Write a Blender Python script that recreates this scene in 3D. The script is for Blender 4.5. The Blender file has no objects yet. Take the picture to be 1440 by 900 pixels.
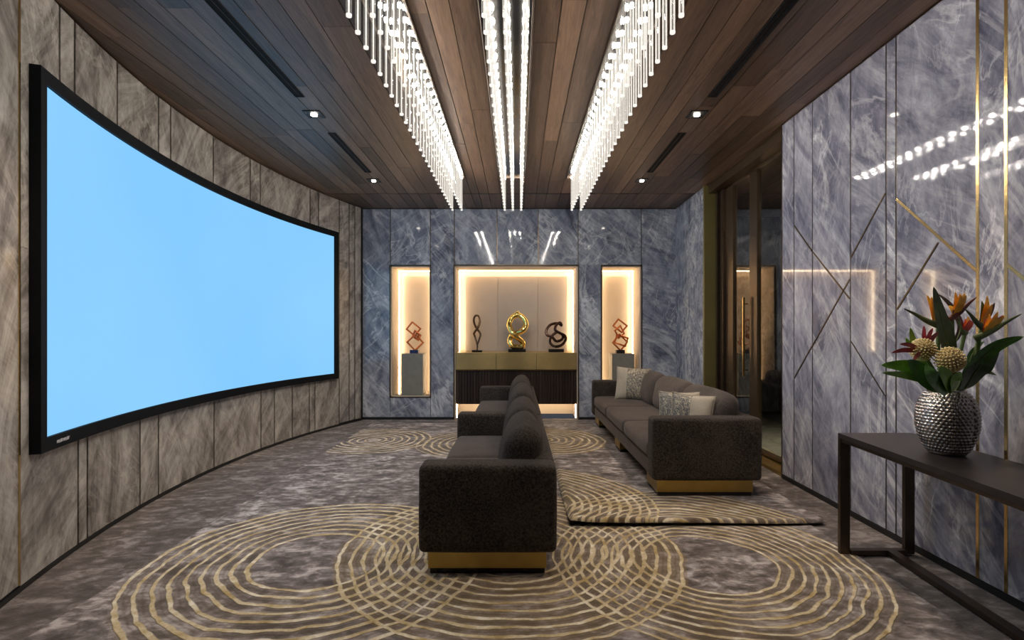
import bpy, math, random
from mathutils import Vector, Matrix, noise
R = random.Random(7)
PI = math.pi
sc = bpy.context.scene
COL = sc.collection
# ------------------------------------------------------------------ camera
cam = bpy.data.cameras.new('camera'); camo = bpy.data.objects.new('camera', cam); COL.objects.link(camo)
camo.location = (0, 0, 1.5); camo.rotation_euler = (PI/2, 0, 0)
cam.sensor_width = 36; cam.lens = 18.0
cam.shift_x = -8/1440; cam.shift_y = 18/1440
cam.clip_start = .05; cam.clip_end = 60
sc.camera = camo
# ------------------------------------------------------------------ world / exposure
w = bpy.data.worlds.new('world'); sc.world = w; w.use_nodes = True
w.node_tree.nodes['Background'].inputs[0].default_value = (.75, .82, 1, 1)
w.node_tree.nodes['Background'].inputs[1].default_value = .05
sc.view_settings.view_transform = 'Standard'; sc.view_settings.look = 'None'
sc.view_settings.exposure = 0.4; sc.view_settings.gamma = 1; sc.view_settings.use_curve_mapping = False
sc.cycles.max_bounces = 8; sc.cycles.transparent_max_bounces = 24
sc.cycles.sample_clamp_indirect = 4; sc.cycles.sample_clamp_direct = 0
sc.cycles.caustics_reflective = False; sc.cycles.caustics_refractive = False
# brightness of the lamps
ROD_E, TIP_E, CAP_E = .90, .75, 215.0
DOWN_W = 85.0
LED_E = 17.0
SCREEN_E = .76
CH = 3.65          # ceiling height
DB = 8.85          # back wall
XR = 2.73          # right wall
def at(px, py, d):
    """a measured spot in the room as metres: sight line angles times distance"""
    return Vector(((px-728)*d/720, d, 1.5-(py-468)*d/720))

# ------------------------------------------------------------------ node helpers
def mat(name):
    m = bpy.data.materials.new(name); m.use_nodes = True
    nt = m.node_tree
    return m, nt, nt.nodes['Principled BSDF'], nt.nodes['Material Output']
def N(nt, t, **kw):
    n = nt.nodes.new(t)
    for k, v in kw.items():
        if k.startswith('i_'): n.inputs[k[2:].replace('_', ' ')].default_value = v
        else: setattr(n, k, v)
    return n
def math_(nt, op, a, b=None, c=None, clamp=False):
    n = nt.nodes.new('ShaderNodeMath'); n.operation = op; n.use_clamp = clamp
    for i, v in enumerate((a, b, c)):
        if v is None: continue
        if isinstance(v, (int, float)): n.inputs[i].default_value = v
        else: nt.links.new(v, n.inputs[i])
    return n.outputs[0]
def ramp(nt, fac, stops):
    n = nt.nodes.new('ShaderNodeValToRGB'); nt.links.new(fac, n.inputs[0])
    e = n.color_ramp.elements
    while len(e) < len(stops): e.new(.5)
    for i, (p, c) in enumerate(stops):
        e[i].position = p; e[i].color = (*c, 1)
    return n.outputs[0]
def mix(nt, fac, a, b, kind='MIX'):
    n = nt.nodes.new('ShaderNodeMix'); n.data_type = 'RGBA'; n.blend_type = kind
    for s, v in ((n.inputs[0], fac), (n.inputs[6], a), (n.inputs[7], b)):
        if isinstance(v, (int, float)): s.default_value = v
        elif isinstance(v, tuple): s.default_value = (*v, 1)
        else: nt.links.new(v, s)
    return n.outputs[2]
def noise_(nt, vec, scale, detail=4, rough=.5, dist=0):
    n = nt.nodes.new('ShaderNodeTexNoise')
    n.inputs['Scale'].default_value = scale; n.inputs['Detail'].default_value = detail
    n.inputs['Roughness'].default_value = rough; n.inputs['Distortion'].default_value = dist
    if vec is not None: nt.links.new(vec, n.inputs['Vector'])
    return n.outputs[0]
def bump(nt, p, h, strength, dist=.01):
    n = nt.nodes.new('ShaderNodeBump'); n.inputs['Strength'].default_value = strength; n.inputs['Distance'].default_value = dist
    nt.links.new(h, n.inputs['Height']); nt.links.new(n.outputs[0], p.inputs['Normal'])
def plain(name, col, rough=.5, metal=0, nz=0, nscale=20, bmp=0, spec=.5):
    m, nt, p, o = mat(name)
    p.inputs['Roughness'].default_value = rough; p.inputs['Metallic'].default_value = metal
    p.inputs['Specular IOR Level'].default_value = spec
    tc = N(nt, 'ShaderNodeTexCoord')
    f = noise_(nt, tc.outputs['Object'], nscale, 4, .6)
    c = ramp(nt, f, [(.3, tuple(x*(1-nz) for x in col)), (.7, tuple(min(1, x*(1+nz)) for x in col))])
    nt.links.new(c, p.inputs['Base Color'])
    if bmp: bump(nt, p, f, bmp)
    return m
def emis(name, col, strength):
    m, nt, p, o = mat(name)
    p.inputs['Base Color'].default_value = (.02, .02, .02, 1)
    p.inputs['Emission Color'].default_value = (*col, 1); p.inputs['Emission Strength'].default_value = strength
    return m
def rand(nt):
    return N(nt, 'ShaderNodeObjectInfo').outputs['Random']

# ------------------------------------------------------------------ materials
def marble(name, axis, stops, veincol, rough=.13, tilt=.6, vein_s=1.0):
    m, nt, p, o = mat(name)
    tc = N(nt, 'ShaderNodeTexCoord')
    r = rand(nt)
    off = N(nt, 'ShaderNodeCombineXYZ')
    for i, k in enumerate((7.3, 13.1, 5.7)): nt.links.new(math_(nt, 'MULTIPLY', r, k), off.inputs[i])
    add = N(nt, 'ShaderNodeVectorMath', operation='ADD')
    nt.links.new(tc.outputs['Object'], add.inputs[0]); nt.links.new(off.outputs[0], add.inputs[1])
    def mapped(ang, sc_):
        vr = N(nt, 'ShaderNodeVectorRotate', rotation_type='X_AXIS' if axis == 'x' else 'Y_AXIS')
        a = math_(nt, 'ADD', math_(nt, 'MULTIPLY', r, .7), ang-.35)
        nt.links.new(a, vr.inputs['Angle']); nt.links.new(add.outputs[0], vr.inputs['Vector'])
        mp = N(nt, 'ShaderNodeMapping'); mp.inputs['Scale'].default_value = sc_
        nt.links.new(vr.outputs[0], mp.inputs[0]); return mp.outputs[0]
    long_ = (1, .9, .30) if axis == 'x' else (.9, 1, .30)
    v1 = mapped(tilt, long_); v2 = mapped(-tilt*.8, (1, 1, .34)); v3 = mapped(tilt*1.5, (1, 1, .16))
    base = noise_(nt, v1, 3.0, 10, .72, 1.1)
    fine = noise_(nt, v2, 9, 9, .72, 1.0)
    f = math_(nt, 'ADD', math_(nt, 'MULTIPLY', base, .70), math_(nt, 'MULTIPLY', fine, .30))
    c = ramp(nt, f, stops)
    def vein(vec, s, wd, dist):
        n = noise_(nt, vec, s, 8, .60, dist)
        a = math_(nt, 'ABSOLUTE', math_(nt, 'SUBTRACT', n, .5))
        return math_(nt, 'SUBTRACT', 1.0, math_(nt, 'DIVIDE', a, wd), clamp=True)
    def gate(vec, s): return math_(nt, 'MULTIPLY', math_(nt, 'SUBTRACT', noise_(nt, vec, s, 2), .38), 3.0, clamp=True)
    va = math_(nt, 'MULTIPLY', vein(v1, 2.6, .035, .7), gate(v2, 1.7))
    vb = math_(nt, 'MULTIPLY', vein(v2, 3.0, .018, .6), gate(v1, 1.3))
    vc = math_(nt, 'MULTIPLY', vein(v3, 4.5, .05, .5), gate(v2, 1.1))
    v = math_(nt, 'ADD', math_(nt, 'MULTIPLY', va, .62), math_(nt, 'ADD', math_(nt, 'MULTIPLY', vb, .62), math_(nt, 'MULTIPLY', vc, .42)))
    v = math_(nt, 'MULTIPLY', v, vein_s, clamp=True)
    c = mix(nt, v, c, veincol)
    nt.links.new(c, p.inputs['Base Color'])
    p.inputs['Roughness'].default_value = rough; p.inputs['Specular IOR Level'].default_value = .5
    return m
M = {}
M['marble_left'] = marble('taupe_marble', 'x', [(.39, (.125, .11, .10)), (.47, (.25, .228, .212)), (.53, (.37, .345, .32)), (.62, (.56, .53, .50))], (.68, .63, .57), .13, .55, .75)
M['marble_back'] = marble('blue_marble', 'y', [(.37, (.08, .093, .13)), (.46, (.18, .20, .265)), (.54, (.29, .32, .39)), (.65, (.50, .535, .60))], (.86, .87, .90), .06, .7, 1.0)
M['marble_right'] = marble('lilac_marble', 'x', [(.37, (.095, .10, .145)), (.46, (.19, .19, .25)), (.54, (.30, .298, .365)), (.65, (.50, .50, .56))], (.86, .85, .88), .05, .45, 1.0)
M['marble_floor'] = marble('pale_marble', 'y', [(.3, (.38, .40, .36)), (.6, (.58, .60, .54)), (.8, (.7, .7, .66))], (.2, .22, .2), .2, .7, .6)

def wood(name, dark, light, axis='y', rough=.42, scale=1.0, vary=.8):
    m, nt, p, o = mat(name)
    tc = N(nt, 'ShaderNodeTexCoord'); r = rand(nt)
    off = N(nt, 'ShaderNodeCombineXYZ')
    for i, k in enumerate((11.0, 23.0, 3.0)): nt.links.new(math_(nt, 'MULTIPLY', r, k), off.inputs[i])
    add = N(nt, 'ShaderNodeVectorMath', operation='ADD')
    nt.links.new(tc.outputs['Object'], add.inputs[0]); nt.links.new(off.outputs[0], add.inputs[1])
    mp = N(nt, 'ShaderNodeMapping')
    mp.inputs['Scale'].default_value = {'y': (14*scale, .9*scale, 14*scale), 'z': (14*scale, 14*scale, .9*scale), 'x': (.9*scale, 14*scale, 14*scale)}[axis]
    nt.links.new(add.outputs[0], mp.inputs[0])
    g = noise_(nt, mp.outputs[0], 2.2, 8, .65, 1.6)
    g2 = noise_(nt, mp.outputs[0], .5, 3, .5, .5)
    f = math_(nt, 'ADD', math_(nt, 'MULTIPLY', g, .6), math_(nt, 'MULTIPLY', g2, .4))
    c = ramp(nt, f, [(.32, dark), (.66, light)])
    b = math_(nt, 'ADD', math_(nt, 'MULTIPLY', r, vary), 1-vary*.55)
    hsv = N(nt, 'ShaderNodeHueSaturation'); nt.links.new(c, hsv.inputs['Color']); nt.links.new(b, hsv.inputs['Value'])
    nt.links.new(hsv.outputs[0], p.inputs['Base Color'])
    p.inputs['Roughness'].default_value = rough
    bump(nt, p, g, .25, .004)
    return m
M['plank'] = wood('walnut_planks', (.105, .060, .038), (.34, .205, .128))
M['dark_wood'] = wood('dark_slat_wood', (.016, .009, .007), (.05, .028, .021), 'z', .4)
M['rear_wood'] = wood('rear_wall_wood', (.03, .02, .014), (.10, .065, .045), 'z', .5)
M['black'] = plain('black_metal', (.012, .012, .013), .5, .0)
M['screen_black'] = plain('black_velvet_frame', (.004, .005, .007), .6, spec=.15)
M['gap'] = plain('shadow_gap', (.006, .006, .006), .9)
M['bronze'] = plain('dark_bronze', (.10, .075, .058), .34, .85, .12, 8)
M['strip'] = plain('inlay_bronze', (.12, .088, .055), .28, 1, .1, 5)
M['gold_strip'] = plain('polished_gold_strip', (.72, .52, .24), .22, 1, .06, 5)
M['brass'] = plain('brushed_brass', (.42, .30, .10), .33, 1, .1, 6)
M['brass_front'] = plain('antique_brass_panel', (.62, .46, .20), .40, .8, .14, 3)
M['olive'] = plain('olive_bronze_panel', (.16, .13, .045), .5, .2, .1, 3)
M['door_frame'] = plain('door_bronze', (.14, .10, .065), .35, .8, .1, 5)
M['mirror'] = plain('smoked_mirror_steel', (.30, .29, .28), .12, 1, .15, 60)
M['console'] = plain('console_top_metal', (.045, .036, .034), .36, .4, .2, 6)
M['niche'] = plain('niche_plaster', (.66, .56, .46), .7, 0, .04, 3)
M['pedestal'] = plain('grey_stone', (.25, .23, .205), .55, 0, .12, 8)
M['gold'] = plain('polished_gold', (.95, .70, .24), .12, 1, .05, 8)
M['copper'] = plain('copper', (.46, .17, .075), .3, 1, .1, 12)
M['dark_bronze'] = plain('patinated_bronze', (.085, .045, .035), .22, .8, .15, 10)
M['thin_bronze'] = plain('burnished_bronze', (.20, .12, .075), .25, .9, .15, 10)
M['base_block'] = plain('black_stone', (.014, .011, .012), .25)
M['blue_block'] = plain('blue_stone', (.012, .014, .10), .3)
M['led'] = emis('led_strip', (1, .74, .46), LED_E)
M['lamp_white'] = emis('lamp_face', (1, .90, .76), 22)
M['cap_glow'] = emis('rod_cap_glow', (1, .93, .84), CAP_E)
M['tip_glow'] = emis('rod_tip_glow', (1, .95, .88), TIP_E)
M['stem'] = plain('green_stem', (.10, .15, .045), .5, 0, .3, 30)
M['leaf'] = plain('green_leaf', (.07, .20, .035), .36, 0, .45, 14)
M['leaf_bright'] = plain('bright_leaf', (.20, .40, .055), .4, 0, .35, 14)
M['leaf_dark'] = plain('dark_leaf', (.045, .085, .028), .35, 0, .5, 10)
M['spathe'] = plain('green_maroon_spathe', (.10, .13, .05), .38, 0, .7, 9)
M['spathe_red'] = plain('maroon_spathe', (.12, .035, .03), .38, 0, .6, 9)
M['orange'] = plain('orange_petal', (1.0, .44, .05), .45, 0, .3, 22)
M['pinkred'] = plain('coral_petal', (.62, .10, .07), .45, 0, .4, 22)
M['blue_petal'] = plain('violet_petal', (.10, .045, .16), .4, 0, .3, 22)
M['maroon'] = plain('maroon_bract', (.34, .03, .05), .45, 0, .4, 22)
M['protea_core'] = plain('protea_core', (.36, .27, .12), .8, 0, .2, 40)
M['protea'] = plain('protea_cream', (.78, .66, .36), .65, 0, .28, 60)

def screen_mat():
    m, nt, p, o = mat('blue_screen')
    tc = N(nt, 'ShaderNodeTexCoord')
    f = noise_(nt, tc.outputs['Object'], .35, 2)
    c = ramp(nt, f, [(.3, (.215, .575, 1.0)), (.7, (.255, .625, 1.0))])
    p.inputs['Base Color'].default_value = (.02, .02, .02, 1); p.inputs['Roughness'].default_value = .6
    p.inputs['Specular IOR Level'].default_value = .1
    nt.links.new(c, p.inputs['Emission Color']); p.inputs['Emission Strength'].default_value = SCREEN_E
    return m
M['screen'] = screen_mat()

def rod_mats():
    # acrylic rod carrying the light of its socket; glowing stripes stand in for its bright edges, the clear body between them holds bubbles
    for nm, lo, hi, e in (('rod_clear', .06, .34, ROD_E*.42), ('rod_edge_glow', .70, .98, ROD_E)):
        m, nt, p, o = mat(nm)
        tc = N(nt, 'ShaderNodeTexCoord')
        oi = N(nt, 'ShaderNodeObjectInfo')
        add = N(nt, 'ShaderNodeVectorMath', operation='ADD'); nt.links.new(tc.outputs['Object'], add.inputs[0]); nt.links.new(oi.outputs['Location'], add.inputs[1])
        f = noise_(nt, add.outputs[0], 95, 2, .6)
        f = N(nt, 'ShaderNodeMapRange').outputs[0] if False else f
        a = math_(nt, 'ADD', math_(nt, 'MULTIPLY', math_(nt, 'SUBTRACT', f, .35), (hi-lo)*2.6), lo, clamp=True)
        em = N(nt, 'ShaderNodeEmission'); em.inputs[0].default_value = (1, .93, .83, 1); em.inputs[1].default_value = e
        tr = N(nt, 'ShaderNodeBsdfTransparent'); gl = N(nt, 'ShaderNodeBsdfGlossy'); gl.inputs['Roughness'].default_value = .08
        fr = N(nt, 'ShaderNodeFresnel'); fr.inputs[0].default_value = 1.45
        geo = N(nt, 'ShaderNodeNewGeometry'); s1 = N(nt, 'ShaderNodeMixShader'); nt.links.new(math_(nt, 'MULTIPLY', fr.outputs[0], math_(nt, 'SUBTRACT', 1.0, geo.outputs['Backfacing'])), s1.inputs[0]); nt.links.new(tr.outputs[0], s1.inputs[1]); nt.links.new(gl.outputs[0], s1.inputs[2])
        s2 = N(nt, 'ShaderNodeMixShader'); nt.links.new(a, s2.inputs[0]); nt.links.new(s1.outputs[0], s2.inputs[1]); nt.links.new(em.outputs[0], s2.inputs[2])
        nt.links.new(s2.outputs[0], o.inputs[0]); nt.nodes.remove(p)
        try: m.cycles.emission_sampling = 'NONE'
        except Exception: pass
        M[nm] = m
rod_mats()

def glass_mat(name, tint, fac, rough=.02, ior=1.5):
    m, nt, p, o = mat(name)
    tr = N(nt, 'ShaderNodeBsdfTransparent'); tr.inputs[0].default_value = (*tint, 1)
    gl = N(nt, 'ShaderNodeBsdfGlossy'); gl.inputs['Roughness'].default_value = rough; gl.inputs[0].default_value = (1, 1, 1, 1)
    fr = N(nt, 'ShaderNodeFresnel'); fr.inputs[0].default_value = ior
    geo = N(nt, 'ShaderNodeNewGeometry')          # reflect at the outer face only, the pane is thin
    f = math_(nt, 'MULTIPLY', math_(nt, 'ADD', fr.outputs[0], fac, clamp=True), math_(nt, 'SUBTRACT', 1.0, geo.outputs['Backfacing']))
    s = N(nt, 'ShaderNodeMixShader'); nt.links.new(f, s.inputs[0]); nt.links.new(tr.outputs[0], s.inputs[1]); nt.links.new(gl.outputs[0], s.inputs[2])
    nt.links.new(s.outputs[0], o.inputs[0]); nt.nodes.remove(p)
    return m
M['door_glass'] = glass_mat('tinted_door_glass', (.80, .82, .77), .10, .02, 1.5)
M['niche_glass'] = glass_mat('niche_glass', (.98, .99, .98), .0, .02, 1.2)

def fabric(name, dark, light, scale=170, bmp=.9, sheen=.3, dist=.006):
    m, nt, p, o = mat(name)
    tc = N(nt, 'ShaderNodeTexCoord')
    f = noise_(nt, tc.outputs['Object'], scale, 3, .7)
    g = noise_(nt, tc.outputs['Object'], 5, 3, .6)
    s = math_(nt, 'ADD', math_(nt, 'MULTIPLY', f, .75), math_(nt, 'MULTIPLY', g, .25))
    c = ramp(nt, s, [(.38, dark), (.62, light)])
    nt.links.new(c, p.inputs['Base Color']); p.inputs['Roughness'].default_value = .95
    p.inputs['Specular IOR Level'].default_value = .15
    p.inputs['Sheen Weight'].default_value = sheen; p.inputs['Sheen Roughness'].default_value = .4
    p.inputs['Sheen Tint'].default_value = (.9, .8, .75, 1)
    bump(nt, p, f, bmp, dist)
    return m
M['boucle'] = fabric('charcoal_boucle', (.016, .013, .012), (.085, .070, .060), 85, 1.0, .12, .012)
M['seat_fabric'] = fabric('taupe_seat_fabric', (.045, .037, .034), (.115, .095, .086), 150, .5, .2)
M['pillow_plain'] = fabric('cream_linen', (.33, .28, .22), (.55, .49, .40), 200, .3, .2, .003)
def pillow_pattern():
    m, nt, p, o = mat('gold_silver_jacquard')
    tc = N(nt, 'ShaderNodeTexCoord')
    f = noise_(nt, tc.outputs['Object'], 15, 2, .6, 2.0)
    a = math_(nt, 'ABSOLUTE', math_(nt, 'SUBTRACT', f, .5))
    c = ramp(nt, a, [(.0, (.55, .48, .35)), (.03, (.38, .32, .22)), (.05, (.07, .07, .08)), (.14, (.15, .14, .13)), (.2, (.40, .36, .27))])
    nt.links.new(c, p.inputs['Base Color']); p.inputs['Roughness'].default_value = .55; p.inputs['Metallic'].default_value = .2
    bump(nt, p, f, .4, .004); return m
M['pillow_pattern'] = pillow_pattern()

def carpet_color(nt, tc):
    mp = N(nt, 'ShaderNodeMapping'); mp.inputs['Scale'].default_value = (.8, 1.2, 1); nt.links.new(tc, mp.inputs[0])
    a = noise_(nt, mp.outputs[0], 4.6, 6, .62, .5)
    b = noise_(nt, mp.outputs[0], 13, 4, .6, .6)
    s = math_(nt, 'ADD', math_(nt, 'MULTIPLY', a, .55), math_(nt, 'MULTIPLY', b, .45))
    return ramp(nt, s, [(.39, (.062, .049, .046)), (.47, (.135, .112, .106)), (.53, (.25, .215, .21)), (.61, (.52, .475, .47))]), s
# ring groups woven in the carpet: (x, y, inner radius, outer radius, spacing, line share, strength of gold)
RINGS = [(-1.31, 3.37, .42, 1.07, .081, .36, .35), (-.05, 3.55, .42, 1.14, .080, .32, .95), (1.24, 3.34, .42, 1.0, .064, .34, .6),
         (-2.02, 7.1, .10, .80, .10, .30, .3), (-.45, 6.9, .10, .86, .10, .30, .6), (.35, 6.95, .12, .84, .10, .34, .8)]
RINGS_TOP = [(.0, 4.35, .40, 1.15, .075, .34, .9), (1.25, 3.70, .25, .98, .075, .34, .7), (.35, 6.95, .12, .84, .10, .34, .8)]
def carpet(name, rings):
    m, nt, p, o = mat(name)
    tc = N(nt, 'ShaderNodeTexCoord').outputs['Object']
    base, s = carpet_color(nt, tc)
    if rings:
        wob = N(nt, 'ShaderNodeTexNoise'); wob.inputs['Scale'].default_value = 1.7; wob.inputs['Detail'].default_value = 3; wob.inputs['Roughness'].default_value = .6; nt.links.new(tc, wob.inputs['Vector'])
        sub = N(nt, 'ShaderNodeVectorMath', operation='SUBTRACT'); nt.links.new(wob.outputs['Color'], sub.inputs[0]); sub.inputs[1].default_value = (.5, .5, .5)
        scl = N(nt, 'ShaderNodeVectorMath', operation='MULTIPLY'); nt.links.new(sub.outputs[0], scl.inputs[0]); scl.inputs[1].default_value = (.13, .13, 0)
        fin = N(nt, 'ShaderNodeTexNoise'); fin.inputs['Scale'].default_value = 9; nt.links.new(tc, fin.inputs['Vector'])
        sub2 = N(nt, 'ShaderNodeVectorMath', operation='SUBTRACT'); nt.links.new(fin.outputs['Color'], sub2.inputs[0]); sub2.inputs[1].default_value = (.5, .5, .5)
        scl2 = N(nt, 'ShaderNodeVectorMath', operation='MULTIPLY'); nt.links.new(sub2.outputs[0], scl2.inputs[0]); scl2.inputs[1].default_value = (.026, .026, 0)
        ad = N(nt, 'ShaderNodeVectorMath', operation='ADD'); nt.links.new(tc, ad.inputs[0]); nt.links.new(scl.outputs[0], ad.inputs[1])
        ad2 = N(nt, 'ShaderNodeVectorMath', operation='ADD'); nt.links.new(ad.outputs[0], ad2.inputs[0]); nt.links.new(scl2.outputs[0], ad2.inputs[1])
        flat = N(nt, 'ShaderNodeVectorMath', operation='MULTIPLY'); nt.links.new(ad2.outputs[0], flat.inputs[0]); flat.inputs[1].default_value = (1, 1, 0)
        wn = noise_(nt, tc, 2.6, 2)
        tot = None; gold = None; zone = None; drk = None
        for (x, y, r0, r1, sp, sh, gd) in rings:
            ds = N(nt, 'ShaderNodeVectorMath', operation='DISTANCE'); nt.links.new(flat.outputs[0], ds.inputs[0]); ds.inputs[1].default_value = (x, y, 0)
            d = ds.outputs['Value']
            k = math_(nt, 'PINGPONG', math_(nt, 'SUBTRACT', d, r0), sp/2)          # 0 on a line, sp/2 between
            wid = math_(nt, 'MULTIPLY', math_(nt, 'ADD', wn, .05), sp*sh*.62)
            ln = math_(nt, 'SUBTRACT', 1.0, math_(nt, 'DIVIDE', math_(nt, 'SUBTRACT', k, wid), .006), clamp=True)
            dk = math_(nt, 'MULTIPLY', math_(nt, 'SUBTRACT', k, sp*.36), 60, clamp=True)
            msk = math_(nt, 'LESS_THAN', math_(nt, 'ABSOLUTE', math_(nt, 'SUBTRACT', d, (r0+r1)/2)), (r1-r0)/2+sp*.35)
            ln = math_(nt, 'MULTIPLY', ln, msk); dk = math_(nt, 'MULTIPLY', dk, msk)
            g = math_(nt, 'MULTIPLY', msk, gd)
            tot = ln if tot is None else math_(nt, 'MAXIMUM', tot, ln)
            drk = dk if drk is None else math_(nt, 'MAXIMUM', drk, dk)
            gold = g if gold is None else math_(nt, 'ADD', gold, math_(nt, 'MULTIPLY', g, 1.0), clamp=True)
        goldn = math_(nt, 'MULTIPLY', gold, noise_(nt, tc, 1.3, 2), clamp=True)
        base = mix(nt, math_(nt, 'MULTIPLY', goldn, .85), base, (.24, .155, .05))
        base = mix(nt, math_(nt, 'MULTIPLY', drk, .55), base, (.035, .026, .022))
        lc = ramp(nt, noise_(nt, tc, 7, 4, .7), [(.35, (.42, .30, .12)), (.52, (.64, .53, .34)), (.66, (.85, .78, .64))])
        col = mix(nt, tot, base, lc)
        hgt = math_(nt, 'ADD', math_(nt, 'MULTIPLY', tot, 1.0), math_(nt, 'MULTIPLY', noise_(nt, tc, 160, 2), .25))
    else:
        col = mix(nt, .45, base, (.075, .056, .046)); hgt = noise_(nt, tc, 160, 2)
    nt.links.new(col, p.inputs['Base Color']); p.inputs['Roughness'].default_value = .9
    p.inputs['Specular IOR Level'].default_value = .2; p.inputs['Sheen Weight'].default_value = .25
    bump(nt, p, hgt, .7, .012)
    return m
M['carpet'] = carpet('ringed_carpet', RINGS)
M['border'] = carpet('plain_carpet', None)
M['carpet_top'] = carpet('ringed_rug', RINGS_TOP)
def vase_mat():
    m, nt, p, o = mat('hammered_pewter')
    p.inputs['Metallic'].default_value = 1; p.inputs['Roughness'].default_value = .2
    tc = N(nt, 'ShaderNodeTexCoord'); f = noise_(nt, tc.outputs['Object'], 6, 4, .6)
    nt.links.new(ramp(nt, f, [(.35, (.22, .20, .185)), (.65, (.55, .51, .48))]), p.inputs['Base Color']); return m
M['vase'] = vase_mat()

# ------------------------------------------------------------------ geometry helpers
class MB:
    def __init__(s): s.v = []; s.f = []; s.m = []
    def add(s, vs, fs, mi=0):
        o = len(s.v); s.v += [tuple(v) for v in vs]; s.f += [tuple(i+o for i in f) for f in fs]; s.m += [mi]*len(fs); return s
    def box(s, x0, x1, y0, y1, z0, z1, mi=0):
        vs = [(x, y, z) for x in (x0, x1) for y in (y0, y1) for z in (z0, z1)]
        return s.add(vs, [(0, 1, 3, 2), (4, 6, 7, 5), (0, 4, 5, 1), (2, 3, 7, 6), (0, 2, 6, 4), (1, 5, 7, 3)], mi)
    def obox(s, c, ux, uy, uz, mi=0):
        """box from centre and three half-extent vectors"""
        c = Vector(c); vs = [c+ux*a+uy*b+uz*d for a in (-1, 1) for b in (-1, 1) for d in (-1, 1)]
        return s.add(vs, [(0, 1, 3, 2), (4, 6, 7, 5), (0, 4, 5, 1), (2, 3, 7, 6), (0, 2, 6, 4), (1, 5, 7, 3)], mi)
    def bevbox(s, x0, x1, y0, y1, z0, z1, b=.004, mi=0):
        import bmesh
        bm = bmesh.new(); vs = [bm.verts.new((x, y, z)) for x in (x0, x1) for y in (y0, y1) for z in (z0, z1)]
        for f in [(0, 1, 3, 2), (4, 6, 7, 5), (0, 4, 5, 1), (2, 3, 7, 6), (0, 2, 6, 4), (1, 5, 7, 3)]: bm.faces.new([vs[i] for i in f])
        bmesh.ops.bevel(bm, geom=bm.edges[:], offset=b, segments=2, affect='EDGES', profile=.7)
        bm.verts.index_update(); s.add([v.co for v in bm.verts], [[v.index for v in f.verts] for f in bm.faces], mi); bm.free(); return s
    def cyl(s, c, r, z0, z1, n=16, mi=0, r2=None):
        r2 = r if r2 is None else r2
        vs = [(c[0]+r*math.cos(2*PI*i/n), c[1]+r*math.sin(2*PI*i/n), z0) for i in range(n)]+[(c[0]+r2*math.cos(2*PI*i/n), c[1]+r2*math.sin(2*PI*i/n), z1) for i in range(n)]
        return s.add(vs, [(i, (i+1) % n, n+(i+1) % n, n+i) for i in range(n)]+[tuple(range(n-1, -1, -1)), tuple(range(n, 2*n))], mi)
    def tube(s, pts, rad, n=8, closed=False, mi=0, flat=1.0):
        pts = [Vector(p) for p in pts]; k = len(pts); vs = []; up = None
        for i, p in enumerate(pts):
            a = pts[(i-1) % k] if (closed or i > 0) else p; b = pts[(i+1) % k] if (closed or i < k-1) else p
            t = (b-a).normalized()
            if up is None: up = Vector((0, 1, 0)) if abs(t.y) < .9 else Vector((1, 0, 0))
            up = (up-t*up.dot(t)).normalized(); sd = t.cross(up)
            r = rad(i/(k-1)) if callable(rad) else rad
            vs += [p+sd*math.cos(2*PI*j/n)*r+up*math.sin(2*PI*j/n)*r*flat for j in range(n)]
        fs = []
        for i in range(k if closed else k-1):
            i2 = (i+1) % k
            fs += [(i*n+j, i*n+(j+1) % n, i2*n+(j+1) % n, i2*n+j) for j in range(n)]
        if not closed: fs += [tuple(range(n-1, -1, -1)), tuple(range((k-1)*n, k*n))]
        return s.add(vs, fs, mi)
    def xf(s, mtx): s.v = [tuple(mtx @ Vector(v)) for v in s.v]; return s
def wloc(o):
    l = Vector((0, 0, 0))
    while o is not None: l += Vector(o.location); o = o.parent
    return l
def obj(name, mb, m, parent=None, smooth=False, loc=None):
    """one mesh object; the geometry is given in room coordinates unless loc is set"""
    me = bpy.data.meshes.new(name); o = bpy.data.objects.new(name, me); COL.objects.link(o)
    vs = mb.v
    if parent is not None: o.parent = parent
    if loc is not None: o.location = loc
    else:
        d = wloc(parent) if parent is not None else Vector((0, 0, 0))
        if d.length > 0: vs = [(v[0]-d.x, v[1]-d.y, v[2]-d.z) for v in vs]
    me.from_pydata(vs, [], mb.f)
    for x in (m if isinstance(m, (list, tuple)) else [m]): me.materials.append(x)
    me.polygons.foreach_set('material_index', mb.m)
    import bmesh
    bm = bmesh.new(); bm.from_mesh(me); bmesh.ops.recalc_face_normals(bm, faces=bm.faces[:]); bm.to_mesh(me); bm.free()
    if smooth: me.polygons.foreach_set('use_smooth', [True]*len(me.polygons))
    me.update()
    return o
def thing(name, label, cat, loc=(0, 0, 0), group=None):
    o = bpy.data.objects.new(name, None); COL.objects.link(o); o.location = loc; o.empty_display_size = .1
    o['label'] = label; o['category'] = cat
    if group: o['group'] = group
    return o
def tag(o, label, cat, group=None):
    o['label'] = label; o['category'] = cat
    if group: o['group'] = group
    return o
def struct(name, mb, m, **k):
    o = obj(name, mb, m, **k); o['kind'] = 'structure'; return o
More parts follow.
